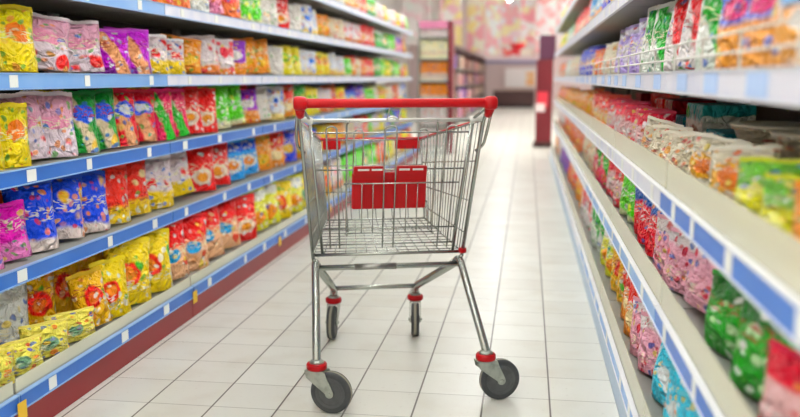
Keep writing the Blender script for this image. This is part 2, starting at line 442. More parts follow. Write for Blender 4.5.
design('pkw', 'pink and white striped packet', (240, 170, 190), base=(242, 186, 202), spots=(190, 40, 80), ss=5, st=.3, top=(246, 236, 236), topz=.8)
design('gpk', 'green packet with pale stripes', (40, 150, 40), base=(44, 150, 44), spots=(196, 226, 180), ss=4, st=.26, top=(24, 100, 30), topz=.75)
design('pwr', 'white packet with crimson ends', (216, 26, 70), base=(240, 200, 200), top=(214, 24, 66), topz=.68, bottom=(220, 40, 80), botz=.2, spots=(250, 240, 240), ss=4, st=.3)
design('tor', 'turquoise packet with orange print', (60, 190, 216), base=(70, 196, 220), spots=(250, 150, 90), ss=3, st=.32, badge=(236, 240, 240), bp=(.5, .5), br=(.3, .14))
design('dre', 'dark red packet', (140, 12, 30), base=(146, 14, 32), badge=(226, 180, 150), bp=(.5, .45), br=(.25, .12))
design('rbl', 'red packet with a blue stripe', (220, 16, 50), base=(224, 18, 54), top=(34, 96, 170), topz=.72, spots=(240, 120, 140), ss=3, st=.2)
design('cor', 'coral and gold packet', (244, 120, 70), base=(246, 130, 80), spots=(250, 206, 90), ss=3, st=.3, badge=(236, 60, 70), bp=(.5, .6), br=(.26, .14))
design('vio', 'violet packet with pink print', (120, 70, 180), base=(124, 76, 186), spots=(240, 150, 190), ss=3.4, st=.3)
design('bgo', 'blue packet with gold badge', (24, 60, 190), base=(28, 66, 196), badge=(240, 196, 80), bp=(.5, .45), br=(.28, .18))

# ------------------------------------------------------------------ package shapes (unit size 1 x 1 x 1: width x depth x height)
def bag_meshes(seed):
    rnd = random.Random(seed)
    nu, nw = 12, 14
    ph = [rnd.uniform(0, 6.28) for _ in range(8)]
    def prof(w):                                  # thickness over height
        return (.6+.4*min(1, w/.3)) if w < .3 else max(0.03, math.cos((w-.3)/.66*PI/2))**.6
    def halfw(w):
        return .5*(.955-.03*math.cos((w-.5)*5.5)+.012*math.sin(w*9+ph[0]))
    bm = bmesh.new(); grid = {}
    for s in (-1, 1):
        for i in range(nu+1):
            u = -1+2*i/nu
            for j in range(nw+1):
                w = j/nw*.93
                if s == 1 and i in (0, nu):
                    grid[s, i, j] = grid[-1, i, j]; continue
                t = (1-abs(u)**2.6)**.6*prof(w)*.5
                wr = 1+.10*math.sin(5*u+7*w+ph[1])*math.sin(9*w+ph[2])+.06*math.sin(11*u-4*w+ph[3])*w
                yy = s*t*wr*.9
                grid[s, i, j] = bm.verts.new((u*halfw(w), yy, w+.012*math.sin(6*u+ph[4])*w))
    for s in (-1, 1):
        for i in range(nu):
            for j in range(nw):
                q = (grid[s, i, j], grid[s, i+1, j], grid[s, i+1, j+1], grid[s, i, j+1])
                bm.faces.new(q if s < 0 else q[::-1])
    for j in (0, nw):
        loop = [grid[-1, i, j] for i in range(nu+1)]+[grid[1, i, j] for i in range(nu-1, 0, -1)]
        bm.faces.new(loop)
    bmesh.ops.recalc_face_normals(bm, faces=bm.faces)
    body = bpy.data.meshes.new('bag_body'); bm.to_mesh(body); bm.free()
    for p in body.polygons: p.use_smooth = True
    # crimped seal along the top
    bm = bmesh.new(); n = 24; rows = []
    for (zz, yo) in ((.925, 0), (.95, .006), (.975, -.006), (1.0, .004)):
        rows.append([(bm.verts.new((-.49+.98*i/n, -.012+yo+.016*math.sin(3*i/n*6+ph[5]), zz+(.008*(i % 2) if zz == 1 else 0)+.012*math.sin(6*(-1+2*i/n)+ph[4])*.93)),
                      bm.verts.new((-.49+.98*i/n, .012+yo+.016*math.sin(3*i/n*6+ph[5]), zz+(.008*(i % 2) if zz == 1 else 0)+.012*math.sin(6*(-1+2*i/n)+ph[4])*.93))) for i in range(n+1)])
    for A, Bq in zip(rows, rows[1:]):
        for i in range(n):
            bm.faces.new((A[i][0], A[i+1][0], Bq[i+1][0], Bq[i][0])); bm.faces.new((A[i][1], Bq[i][1], Bq[i+1][1], A[i+1][1]))
        for i in (0, n):
            bm.faces.new((A[i][0], Bq[i][0], Bq[i][1], A[i][1]))
    for i in range(n):
        bm.faces.new((rows[0][i][0], rows[0][i][1], rows[0][i+1][1], rows[0][i+1][0]))
        bm.faces.new((rows[-1][i][0], rows[-1][i+1][0], rows[-1][i+1][1], rows[-1][i][1]))
    bmesh.ops.recalc_face_normals(bm, faces=bm.faces)
    seal = bpy.data.meshes.new('bag_seal'); bm.to_mesh(seal); bm.free()
    return body, seal
BAGS = [bag_meshes(s) for s in range(5)]

def mesh_of(bm, smooth=False):
    me = bpy.data.meshes.new('pack'); bmesh.ops.recalc_face_normals(bm, faces=bm.faces)
    bm.to_mesh(me); bm.free()
    for p in me.polygons: p.use_smooth = smooth
    return me
CARTON = mesh_of(B(-.5, .5, -.5, .5, 0, .985, .012))
FLAP = mesh_of(B(-.485, .485, -.485, .485, .9855, 1.0, .004))
TUB = mesh_of(lathe(bmesh.new(), [(.3, 0), (.33, .01), (.45, .8), (.48, .82), (.48, .9), (.45, .9)], 28), True)
TUBLID = mesh_of(lathe(bmesh.new(), [(.49, .901), (.495, .92), (.495, .98), (.47, 1.0), (.2, .985), (.02, .985)], 28), True)

def put_mesh(name, me, m, parent=None):
    o = bpy.data.objects.new(name, me)
    if not me.materials: me.materials.append(None)
    o.material_slots[0].link = 'OBJECT'; o.material_slots[0].material = m
    return link(o, parent)

proto = {}
def pack(shape, key, loc, size, rot=0, lean=(0, 0), parts=True, name='snack_bag', label='', cat='snack bag', group=None):
    """first of a kind is built, later ones are copies of it and of its part"""
    desc, pm, sm = D[key]
    v = random.randrange(5) if shape == 'bag' else 0
    pk = (shape, key, v, parts)
    if pk not in proto:
        if shape == 'bag':
            r = put_mesh(name, BAGS[v][0], pm)
            if parts: put_mesh('top_seal', BAGS[v][1], sm, r)
        elif shape == 'carton':
            r = put_mesh(name, CARTON, pm)
            if parts: put_mesh('lid_flap', FLAP, sm, r)
        else:
            r = put_mesh(name, TUB, pm)
            if parts: put_mesh('lid', TUBLID, sm, r)
        proto[pk] = r
    else:
        src = proto[pk]; r = link(src.copy())
        for ch in src.children:
            link(ch.copy(), r)
        r.name = name
    r.scale = size
    r.rotation_euler = (lean[0], lean[1], rot)
    r.location = loc
    tag(r, label, cat, group)
    return r

# image column -> distance along the shelf front (pinhole of the camera set below)
F, YAW, PITCH, CAMH = 870., math.radians(8.278), math.radians(8.531), 1.07
def y_of(px, X, Z):
    t = (px-400)/F
    a, b = math.cos(YAW), math.sin(YAW); c, s = math.cos(PITCH), math.sin(PITCH)
    # X = lateral offset, Z height above the camera: solve for Y
    # cam x = X a + Y b ; cam depth = (-X b + Y a) c - Z' s
    zz = Z-CAMH
    return (X*a+t*X*b*c+t*zz*s)/(t*a*c-b)

counter = {}
KINDS = [('snack_bag', 'snack bag'), ('food_pouch', 'food pouch'), ('candy_bag', 'candy bag')]
def kind_for(key):
    if key in ('straw', 'mag', 'pup', 'pur', 'mgp', 'vio', 'prw', 'rgr', 'pkw', 'pwr', 'cor'): return KINDS[2]
    if key in ('lil', 'grw', 'rew', 'blo', 'sky', 'crm', 'owh', 'lye', 'teal', 'gpk', 'tor', 'dre', 'rbl', 'bro', 'yre', 'rcy', 'ygm', 'ypa', 'rye', 'bgo'): return KINDS[1]
    return KINDS[0]

def on_shelf(side, lev, key, y, w, h, d, row=0, shape='bag', back=None, jit=True, lift=0, rowgap=.2, tip=None):
    """stand one package on a shelf; y = centre along the aisle"""
    base = (XLB if side < 0 else XRB) if lev == 0 else (XL if side < 0 else XR)
    th = roll = 0
    if back is None: back = .024 if (lev == 0 or (side > 0 and lev in (1, 2, 3))) else .014
    lean = 0
    if shape == 'bag':
        th = (.5 if row == 0 else .3)+(random.uniform(-.05, .05) if jit else 0)
        if side > 0 and y < 3.2: th = .35
        p = w
        d = max(.03, min(.1, p*math.sin(th)*.93))
        w = min(p*1.16, .25)
        roll = random.gauss(0, .055)
        roll = max(-.12, min(.12, roll))
        lean = -random.uniform(.03, .15)
        h *= random.uniform(.96, 1.05)
        h = min(h, (.272, .245, .238, .242, .24, .25)[lev]-w/2*abs(math.sin(roll))-d/2*abs(math.sin(lean)))
    z = ZS[lev]+(.02 if lev else .03)+.0015+lift+d/2*abs(math.sin(lean))+w/2*abs(math.sin(roll))
    ext = (w*math.sin(th)+d*math.cos(th))/2
    off = back+ext+row*rowgap+h*abs(math.sin(roll))*math.sin(th)
    X = base-off if side < 0 else base+off
    rz = (PI/2-th) if side < 0 else (-PI/2+th)
    y0 = JY+BAY*(-2 if side < 0 else -3)
    bay = min(7, max(-1, math.floor((y-y0)/BAY)))
    c = counter[side, lev, bay, row] = counter.get((side, lev, bay, row), 0)+1
    name, cat = kind_for(key)
    if shape == 'carton': name, cat = 'carton', 'box'
    if shape == 'tub': name, cat = 'food_tub', 'tub'
    desc = D[key][0]
    if shape == 'tub' and lift: desc = 'upper '+desc
    if shape == 'tub':
        desc = desc.replace('pouch', 'tub').replace('packet', 'tub').replace('bag', 'tub')
    if shape == 'carton':
        desc = desc.replace('pouch', 'carton').replace('packet', 'carton').replace('bag', 'carton')
    sw = 'left' if side < 0 else 'right'
    rw = '' if row == 0 else (' behind' if row == 1 else ' at back')
    lab = f'{desc}, {ORD[min(c,20)]} along{rw}, {sw} {SHN[lev].replace(" shelf up","").replace(" shelf","")} shelf, {BAYW[bay] if bay >= 0 else "foremost"} bay'
    far = y > 6.5
    return pack(shape, key, (X, y, z), (w, d, h), rz, (lean, roll), not far, name, lab, cat,
                f'packages on the {sw} {SHN[lev]}')

FARL = ['prw', 'org', 'gre', 'whb', 'yel', 'pup', 'red', 'whg', 'yeg', 'lbl', 'ora', 'crm', 'cor', 'rew', 'bly', 'lim']
def fill(side, lev, y, yend, keys, w=.2, h=.2, d=.12, run=2, row=0):
    k = 0
    while y+w < yend:
        key = random.choice(keys)
        for _ in range(random.randint(1, run)):
            ww = w*random.uniform(.9, 1.1)
            if y+ww > yend: break
            on_shelf(side, lev, key, y+ww/2, ww*.96, h*random.uniform(.88, 1.08), d, row)
            y += ww
LSEQ = {  # level -> [(px from, px to, design, height)]
 3: [(-34, -2, 'yel', .21), (-1, 33, 'yel', .215), (35, 70, 'straw', .195), (71, 104, 'straw', .19), (105, 126, 'mag', .175), (127, 148, 'mag', .185),
     (149, 165, 'dots', .175), (166, 181, 'dots', .17), (182, 203, 'ora', .175), (204, 218, 'prw', .2), (219, 232, 'prw', .19), (233, 244, 'pur', .19), (245, 258, 'ora', .2), (259, 270, 'ora', .21), (271, 284, 'whg', .19),
     (285, 292, 'yeg', .2), (293, 300, 'yeg', .2), (301, 315, 'whb', .18), (316, 330, 'yel', .19), (331, 345, 'whb', .18)],
 2: [(-32, -4, 'yel', .22), (-3, 22, 'yel', .21), (23, 46, 'straw', .23), (47, 72, 'straw', .235), (73, 94, 'gby', .24), (95, 116, 'gby', .235), (117, 134, 'rby', .235), (135, 156, 'rby', .23),
     (157, 170, 'rgr', .235), (171, 186, 'rgr', .225), (187, 201, 'red', .24), (202, 214, 'red', .23), (215, 230, 'lim', .23), (231, 247, 'lim', .235), (248, 259, 'pur', .2), (260, 272, 'whg', .2), (273, 285, 'whb', .21), (286, 297, 'org', .22), (298, 305, 'gre', .22), (306, 318, 'yeg', .21), (319, 332, 'prw', .2)],
 1: [(-34, -4, 'mgp', .19), (-3, 26, 'mgp', .19), (27, 53, 'bly', .25), (54, 82, 'bly', .245), (83, 105, 'bly', .235), (106, 126, 'rye', .25), (127, 149, 'rye', .245), (150, 173, 'dots', .24), (174, 198, 'dots', .245), (199, 214, 'red', .24), (215, 230, 'red', .235),
     (231, 245, 'lbl', .22), (246, 260, 'lbl', .22), (261, 272, 'ora', .23), (273, 285, 'org', .22), (286, 297, 'bgo', .22), (298, 306, 'ora', .2), (307, 318, 'lbl', .2), (319, 332, 'yre', .2)],
 0: [(-45, -18, 'ypa', .105), (-17, 10, 'ypa', .105), (11, 38, 'ypa', .105), (39, 65, 'ypa', .11), (66, 92, 'ypa', .105), (93, 110, 'bro', .2), (111, 128, 'yre', .22), (129, 151, 'yre', .27), (152, 172, 'yre', .275), (173, 190, 'rcy', .27), (191, 209, 'rcy', .28), (210, 226, 'rcy', .285), (227, 243, 'rcy', .28), (244, 258, 'red', .26),
     (259, 270, 'ygm', .25), (271, 282, 'ygm', .26), (283, 293, 'yre', .25), (294, 304, 'ygm', .25), (305, 318, 'ypa', .22), (319, 330, 'bro', .25)],
 4: [(150, 170, 'prw', .2), (171, 190, 'cor', .2), (191, 208, 'gry', .2), (209, 224, 'pup', .2), (225, 241, 'cor', .2), (242, 249, 'lim', .2), (250, 258, 'lim', .2), (259, 276, 'whg', .2), (277, 290, 'red', .22), (291, 303, 'whg', .2), (304, 316, 'whb', .22), (317, 330, 'ora', .19), (331, 345, 'crm', .2), (346, 362, 'prw', .2), (363, 374, 'red', .22), (375, 384, 'grw', .2)],
 5: [(318, 330, 'prw', .2), (331, 344, 'whg', .2), (345, 356, 'org', .2), (357, 366, 'red', .2), (367, 375, 'gre', .21), (376, 384, 'prw', .2)],
}
YEND = JY+BAY*5-.02
for lev, seq in LSEQ.items():
    yl = None
    fill(-1, lev, 1.0, 2.02 if lev < 4 else 2.9, {0: ['ypa', 'bro'], 1: ['mgp', 'bgo'], 2: ['yel', 'gre'], 3: ['yel', 'ora']}.get(lev, ['cor', 'prw', 'whg']), .2, .2 if lev else .12, .12)
    for a, b, key, h in seq:
        Xp = (XLB if lev == 0 else XL)-.07
        zc = ZS[lev]+.12
        y0, y1 = y_of(a, Xp, zc), y_of(b, Xp, zc)
        w = max(.05, (y1-y0))
        n = max(1, round(w/.24))
        for q in range(n):
            on_shelf(-1, lev, key, y0+w*(q+.5)/n, w/n*.97, h, .12 if lev else .15)
        yl = y1
    fill(-1, lev, yl+.01, YEND, FARL, .24, .2 if lev else .25)
# second rows seen over the front ones low down on the left
for lev, keys in ((0, ['bro', 'red', 'dre', 'ypa']), (1, ['bgo', 'rye', 'dre', 'bly', 'red']), (2, ['yel', 'dre', 'gre', 'red'])):
    if lev == 0:
        for q, key in enumerate(('gry', 'gry', 'gry', 'bro', 'bro', 'bro')):
            on_shelf(-1, 0, key, 2.2+.185*q, .18, .25, .1, 1, rowgap=.15)
    fill(-1, lev, 3.32 if lev == 0 else 2.15, 6.2, keys, .21, .22 if lev else .27, .11, 2, row=1)
# a front line of small patterned packets in the bottom tray by the near corner is part of the bottom shelf
RSEQ = {
 3: [(558, 563, 'cor', .17), (564, 569, 'whg', .18), (570, 577, 'crm', .17), (578, 591, 'bgo', .2), (592, 600, 'cor', .15), (601, 611, 'crm', .16), (612, 624, 'lil', .2), (625, 640, 'lil', .205), (641, 658, 'grw', .23), (659, 676, 'rew', .225), (677, 692, 'rew', .23), (693, 716, 'grw', .255), (717, 742, 'blo', .27), (743, 772, 'blo', .27), (773, 812, 'sky', .27)],
 2: [(558, 564, 'cor', .17), (565, 573, 'ora', .17), (574, 586, 'ora', .18), (587, 605, 'org', .18), (606, 622, 'pwr', .17), (623, 640, 'pwr', .16), (641, 660, 'crm', .13), (661, 682, 'crm', .125), (683, 706, 'owh', .13), (707, 732, 'owh', .13), (733, 762, 'lye', .13), (763, 794, 'lye', .125), (795, 840, 'ora', .125)],
 1: [(557, 563, 'prw', .2), (564, 571, 'cor', .2), (572, 580, 'cor', .2), (581, 592, 'crm', .19), (593, 604, 'rgr', .2), (605, 617, 'pwr', .2), (618, 630, 'lim', .19), (631, 655, 'rbl', .19), (656, 676, 'pkw', .17), (677, 700, 'pkw', .17), (701, 730, 'gpk', .17), (731, 762, 'gpk', .17), (763, 800, 'pwr', .15), (801, 850, 'pwr', .15)],
 0: [(560, 566, 'vio', .2), (567, 572, 'cor', .2), (573, 580, 'ora', .2), (581, 589, 'rew', .21), (590, 598, 'grw', .21), (599, 608, 'ygm', .2), (609, 619, 'bro', .2), (620, 632, 'org', .2), (633, 647, 'pkw', .19), (648, 664, 'tor', .19), (665, 690, 'tor', .19), (691, 720, 'cor', .19)],
 4: [(556, 560, 'crm', .2), (561, 566, 'yeg', .2), (567, 573, 'grw', .2), (574, 581, 'red', .22), (582, 590, 'red', .22), (591, 602, 'sky', .22), (603, 618, 'bgo', .2), (619, 640, 'whb', .2)],
 5: [(555, 560, 'cor', .18), (561, 566, 'yeg', .2), (567, 575, 'red', .2), (576, 586, 'pup', .2)],
}
for lev, seq in RSEQ.items():
    seq = sorted(seq, reverse=True)
    yfirst = None
    for a, b, key, h in seq:
        Xp = (XRB if lev == 0 else XR)+.06
        zc = ZS[lev]+.1
        y0, y1 = y_of(b, Xp, zc), y_of(a, Xp, zc)
        y1 = min(y1, YEND)
        if y0 > YEND-.1: continue
        w = y1-y0
        n = max(1, round(w/.22))
        for q in range(n):
            on_shelf(1, lev, key, y0+w*(q+.5)/n, w/n*.97, h, .12)
        yfirst = y1
    fill(1, lev, yfirst+.01, YEND, ['cor', 'crm', 'prw', 'ora', 'yeg', 'red', 'whg'], .24, .2)
fill(1, 1, 1.05, 5.0, ['pwr', 'gpk', 'pkw', 'dre', 'rbl'], .2, .2, .11, 2, row=1)
fill(1, 0, 1.3, 5.0, ['cor', 'gpk', 'org', 'tor'], .2, .2, .11, 2, row=1)
# tubs and cartons standing behind the low packs on the right waist-high shelf
for y0_, key, shp, w, h, dd, n in ((1.80, 'crm', 'tub', .25, .085, .2, 2), (2.13, 'crm', 'tub', .33, .085, .22, 2), (2.52, 'teal', 'carton', .26, .13, .16, 1), (2.83, 'tec', 'carton', .3, .2, .16, 1),
        (3.17, 'teal', 'carton', .2, .15, .16, 1), (3.42, 'dre', 'carton', .2, .2, .16, 1), (3.66, 'red', 'carton', .2, .2, .16, 1), (3.9, 'org', 'bag', .2, .2, .16, 1), (4.13, 'red', 'bag', .2, .2, .16, 1), (4.36, 'dre', 'carton', .2, .21, .16, 1), (4.6, 'org', 'bag', .2, .2, .16, 1)):
    for q in range(n):
        on_shelf(1, 2, key, y0_+w/2, w*.96, h, dd, 1, shp, back=-.02, jit=False, tip=0, lift=q*(h+.001), rowgap=.19 if shp == 'tub' else .222)

# ------------------------------------------------------------------ the shopping trolley
TH = math.radians(16.4)
cf, sf = math.cos(YAW), math.sin(YAW)
CART = empty('shopping_cart', (-.341-.049*cf, 2.743-.049*sf, 0), TH)
tag(CART, 'chrome wire shopping cart with red handle standing in the middle of the aisle', 'shopping cart')
def V(*a): return Vector(a)
RT, RB, FT, FB = V(.316, .242, .925), V(.274, .365, .436), V(.214, .92, .812), V(.2, .75, .5)
def mir(p, s): return V(p.x*s, p.y, p.z)
def lerp(a, b, t): return a+(b-a)*t
for s in (-1, 1):
    bm = bmesh.new()
    a, b, c, d = (mir(p, s) for p in (RT, RB, FT, FB))
    tube(bm, bend([b, a, c, d], .02), .0042)
    tube(bm, [b, d], .0036)
    for k in range(1, 17):
        t = k/17
        tube(bm, [lerp(a, c, t), lerp(b, d, t)], .0019, 6)
    for t in (.3, .6, .85):
        tube(bm, [lerp(a, b, t), lerp(c, d, t)], .0024, 6)
    obj('basket_side', bm, STEEL, CART, True)
bm = bmesh.new()
a, b, c, d = mir(FT, -1), FT, mir(FB, -1), FB
tube(bm, [a, b], .0042); tube(bm, [c, d], .0036)
for k in range(1, 12):
    tube(bm, [lerp(a, b, k/12), lerp(c, d, k/12)], .0019, 6)
for t in (.33, .66):
    tube(bm, [lerp(a, c, t), lerp(b, d, t)], .0024, 6)
obj('basket_front', bm, STEEL, CART, True)
bm = bmesh.new()
a, b, c, d = mir(RB, -1), RB, mir(FB, -1), FB
tube(bm, [a, b], .0062)
for k in range(1, 14):
    tube(bm, [lerp(a, b, k/14), lerp(c, d, k/14)], .0019, 6)
for k in range(1, 12):
    tube(bm, [lerp(a, c, k/12), lerp(b, d, k/12)], .0019, 6)
obj('basket_floor', bm, STEEL, CART, True)
# rear posts, handle arms, hinge bar
for s in (-1, 1):
    bm = bmesh.new()
    tube(bm, bend([V(.320*s, .136, .985), mir(RT, s)+V(.003*s, -.008, .004), mir(RB, s)+V(0, -.008, -.012)], .03), .0062, 10)
    obj('rear_post', bm, STEEL, CART, True)
    bm = bmesh.new()
    tube(bm, [V(.283*s, .252, .918), V(.24*s, .368, .44)], .0055, 10)
    obj('gate_post', bm, STEEL, CART, True)
    bm = bmesh.new()
    tube(bm, bend([V(.327*s, .150, .965), V(.330*s, .225, .89), V(.326*s, .262, .835), V(.300*s, .275, .815)], .03), .0052, 10)
    tube(bm, [V(.314*s, .15, .975), V(.283*s, .25, .928)], .005, 8)
    obj('handle_arm', bm, STEEL, CART, True)
    bm = bmesh.new()
    bmesh.ops.create_uvsphere(bm, u_segments=16, v_segments=10, radius=.013, matrix=Matrix.Translation(V(.283*s, .25, .926)))
    tube(bm, [V(.277*s, .25, .926), V(.312*s, .23, .932)], .0095, 12)
    obj('hinge_socket', bm, GREYP, CART, True)
bm = bmesh.new()
tube(bm, [V(-.28, .25, .926), V(.28, .25, .926)], .0068, 12)
for xx in (-.012, .012):
    tube(bm, bend([V(xx*1.6, .14, .985), V(xx*1.6, .2, .95), V(xx*1.6, .243, .929)], .02), .0022, 6)
tube(bm, [V(.016*math.cos(t), .241, .926+.013*math.sin(t)) for t in [PI*k/10 for k in range(11)]], .0032, 8)
obj('hinge_bar', bm, ZINCL, CART, True)
# swing gate (lies just inside the rear opening)
GN = V(0, .12, -.495).normalized()
def gp(x, z, off=.012):
    t = (.926-z)/(.926-.44)
    return V(x, .25+.118*t+off, z)
bm = bmesh.new()
for x0, x1 in ((-.226, -.190), (-.022, .020), (.196, .236)):
    tube(bm, bend([gp(x0*.93, .455), gp(x0, .885), gp(x0, .898), gp((x0+x1)/2, .908), gp(x1, .898), gp(x1, .885), gp(x1*.93, .455)], .012), .0031, 8)
for z, hw in ((.882, .279), (.75, .267), (.53, .247), (.47, .242)):
    tube(bm, [gp(-hw, z, .017), gp(hw, z, .017)], .0029, 8)
for s in (-1, 1):
    tube(bm, [gp(.242*s, .47, .017), gp(.279*s, .882, .017)], .0029, 8)
obj('rear_gate', bm, STEEL, CART, True)
# folding child seat frame, just behind the gate
bm = bmesh.new()
def sp_(x, z, off=.03): return gp(x, z, off)
for x in (-.155, .165):
    tube(bm, bend([sp_(x*.95, .926, -.006), sp_(x, .91, .026), sp_(x*.98, .52, .03), sp_(x*.98, .505, .005), sp_(x*.98, .515, -.004)], .012), .0034, 8)
tube(bm, [sp_(-.165, .70, .006), sp_(.25, .70, .006)], .0026, 8)
for x in (-.1, -.06, .06, .1):
    tube(bm, [sp_(x, .70, .006), sp_(x, .515, .0)], .0021, 6)
tube(bm, [sp_(-.16, .515, .0), sp_(.16, .515, .0)], .0026, 8)
for x in (-.11, .12):
    tube(bm, bend([sp_(x-.017, .6, .09), sp_(x-.017, .882, .05), sp_(x, .897, .05), sp_(x+.017, .882, .05), sp_(x+.017, .6, .09)], .012), .0022, 6)
tube(bm, [sp_(-.15, .62, .088), sp_(.15, .62, .088)], .0024, 6)
tube(bm, [sp_(-.15, .62, .088), sp_(-.145, .515, .03)], .0024, 6)
tube(bm, [sp_(.15, .62, .088), sp_(.15, .515, .03)], .0024, 6)
obj('child_seat_frame', bm, STEEL, CART, True)
# red plastic seat panel with two raised clip tops
bm = bmesh.new()
X0, X1, Zt, Zb = -.134, .134, .75, .603
def slab(bm, x0, x1, z0, z1, o0, o1, bev=.003):
    r = bmesh.new(); box(r, x0, x1, 0, 1, z0, z1)
    for v in r.verts:
        off = o0 if v.co.y < .5 else o1
        v.co = gp(v.co.x, v.co.z, off)
    if bev: bmesh.ops.bevel(r, geom=list(r.edges), offset=bev, segments=2, affect='EDGES')
    me = bpy.data.meshes.new('t'); r.to_mesh(me); r.free(); bm.from_mesh(me); bpy.data.meshes.remove(me)
slab(bm, X0, X1, Zb, Zt-.012, .022, .032)
slab(bm, X0+.004, -.018, Zt-.02, Zt+.012, .010, .033)
slab(bm, .022, X1-.002, Zt-.02, Zt+.012, .010, .033)
P = obj('seat_panel', bm, REDP, CART)
for x0, x1 in ((-.115, -.075), (-.066, -.028), (.032, .07), (.08, .118)):
    bm = bmesh.new()
    slab(bm, x0, x1, Zt-.004, Zt+.003, .0085, .0098, 0)
    obj('clip_slot', bm, GREYP, P)
# red guard along the front rim
bm = bmesh.new()
pts = [mir(lerp(FT, RT, .8), -1)+V(-.004, 0, .004), mir(FT, -1)+V(-.003, .004, .004), FT+V(.003, .004, .004), lerp(FT, RT, .8)+V(.004, 0, .004)]
tube(bm, bend(pts, .02), .0062, 8)
obj('rim_guard', bm, REDP, CART, True)
for x0, x1 in ((-.205, -.13), (.10, .205)):
    bm = B(x0, x1, .905, .914, .773, .812, .003)
    obj('corner_guard', bm, REDP, CART)
# chassis
PK = V(.266, .37, .402)
for s in (-1, 1):
    bm = bmesh.new()
    rear = V(.283*s, -.004 if s > 0 else -.022, .163); front = V(.172*s, .80, .203)
    tube(bm, bend([rear, mir(PK, s)+V(0, 0, .012), lerp(mir(PK, s), front, .12)], .05, 8), .0138, 14)
    tube(bm, bend([lerp(mir(PK, s), front, .03), front, V(.173*s, .815, .163)], .03, 8), .0158, 14)
    obj('chassis_tube', bm, STEEL, CART, True)
bm = bmesh.new()
tube(bm, [V(-.262, .366, .388), V(.262, .366, .388)], .0102, 12)
t = obj('cross_bar', bm, STEEL, CART, True)
bm = bmesh.new()
tube(bm, [V(-.125, .366, .388), V(.03, .366, .388)], .0117, 12)
obj('worn_sleeve', bm, STEEL2, t, True)
bm = bmesh.new()
tube(bm, [V(-.172, .79, .207), V(.172, .79, .207)], .0095, 12)
obj('cross_bar', bm, STEEL, CART, True)
for s in (-1, 1):
    bm = bmesh.new()
    tube(bm, [mir(PK, s)+V(0, .0, .0), mir(RB, s)+V(0, -.008, -.01)], .007, 10)
    obj('basket_bracket', bm, STEEL, CART, True)
bm = bmesh.new()
lathe(bm, [(.008, -.009), (.014, -.009), (.015, 0), (.014, .009), (.008, .009)], 20, Matrix.Translation(RB+V(.002, -.006, .005)))
obj('corner_ring', bm, REDP, CART, True)
# handle
bm = bmesh.new()
M = Matrix.Translation(V(0, .134, .988)) @ Matrix.Rotation(PI/2, 4, 'Y')
lathe(bm, [(.0148, -.31), (.016, -.30), (.0152, -.2), (.0152, .2), (.016, .30), (.0148, .31)], 24, M)
hb = obj('handle_bar', bm, REDP, CART, True)
for s in (-1, 1):
    bm = bmesh.new()
    M = Matrix.Translation(V(.30*s, .134, .988)) @ Matrix.Rotation(s*PI/2, 4, 'Y')
    lathe(bm, [(.0165, -.004), (.0215, .003), (.0235, .016), (.023, .032), (.018, .039), (.006, .0405)], 24, M)
    tube(bm, [V(.319*s, .137, .985), V(.318*s, .155, .958), V(.3165*s, .165, .944)], .0185, 16, r1=.0125)
    obj('end_cap', bm, REDP, hb, True)
# casters
def caster(px, py, ang, zring=.142):
    """ang = direction the wheel trails, in cart space"""
    r = .0685
    Mt = Matrix.Translation(V(px, py, 0)) @ Matrix.Rotation(ang, 4, 'Z')     # local x = trailing direction
    bm = bmesh.new(); ax = .05
    for s in (-1, 1):
        out = [(-.034, .1395), (.034, .1395), (.040, .122), (.056, .09)]
        arc = [(ax+.014*math.cos(q), r+.014*math.sin(q)) for q in [.5-k*.45 for k in range(9)]]
        out += arc+[(-.028, .116)]
        y0, y1 = s*.0205, s*.0235
        A = [bm.verts.new((x, y0, z)) for x, z in out]; Bv = [bm.verts.new((x, y1, z)) for x, z in out]
        bm.faces.new(A); bm.faces.new(Bv[::-1])
        for i in range(len(out)):
            k = (i+1) % len(out)
            bm.faces.new((A[i], A[k], Bv[k], Bv[i]))
    box(bm, -.034, .034, -.0235, .0235, .1365, .140, .001)
    bmesh.ops.transform(bm, matrix=Mt, verts=bm.verts)
    fk = obj('caster_fork', bm, GALV, CART)
    bm = bmesh.new()
    MW = Mt @ Matrix.Translation(V(ax, 0, r)) @ Matrix.Rotation(PI/2, 4, 'X')
    lathe(bm, [(.050, -.0145), (.058, -.0165), (.065, -.0155), (.0685, -.010), (.0685, .010), (.065, .0155), (.058, .0165), (.050, .0145)], 40, MW)
    obj('tyre', bm, RUBBER, fk, True)
    bm = bmesh.new()
    lathe(bm, [(.008, -.019), (.014, -.019), (.016, -.0145), (.038, -.0148), (.041, -.0165), (.0505, -.0163), (.0505, .0163), (.041, .0165), (.038, .0148), (.016, .0145), (.014, .019), (.008, .019)], 40, MW)
    obj('wheel_hub', bm, HUB, fk, False)
    bm = bmesh.new()
    lathe(bm, [(.0675, -.0055), (.0688, -.005), (.0688, .005), (.0675, .0055)], 40, MW)
    obj('tread_band', bm, TREAD, fk, True)
    bm = bmesh.new()
    lathe(bm, [(.004, -.029), (.0065, -.027), (.0065, -.0236), (.004, -.0236), (.004, .0236), (.0065, .0236), (.0065, .027), (.004, .029)], 12, MW)
    obj('axle_bolt', bm, GALV, fk)
    bm = bmesh.new()
    lathe(bm, [(.012, .1405), (.0305, .1407), (.0335, .1455), (.0335, .1575), (.0305, .162), (.012, .162)], 28, Matrix.Translation(V(px, py, 0)))
    obj('collar', bm, REDP, fk, True)
    bm = bmesh.new()
    lathe(bm, [(.013, .162), (.023, .162), (.0235, .166), (.017, .172), (.013, .172)], 24, Matrix.Translation(V(px, py, 0)))
    obj('bearing_cap', bm, GALV, fk, True)
caster(-.283, -.022, -TH+YAW-math.radians(17))
caster(.280, -.004, -TH+YAW+math.radians(15))
caster(-.173, .815, -PI/2-math.radians(12)); caster(.173, .815, -PI/2-math.radians(9))

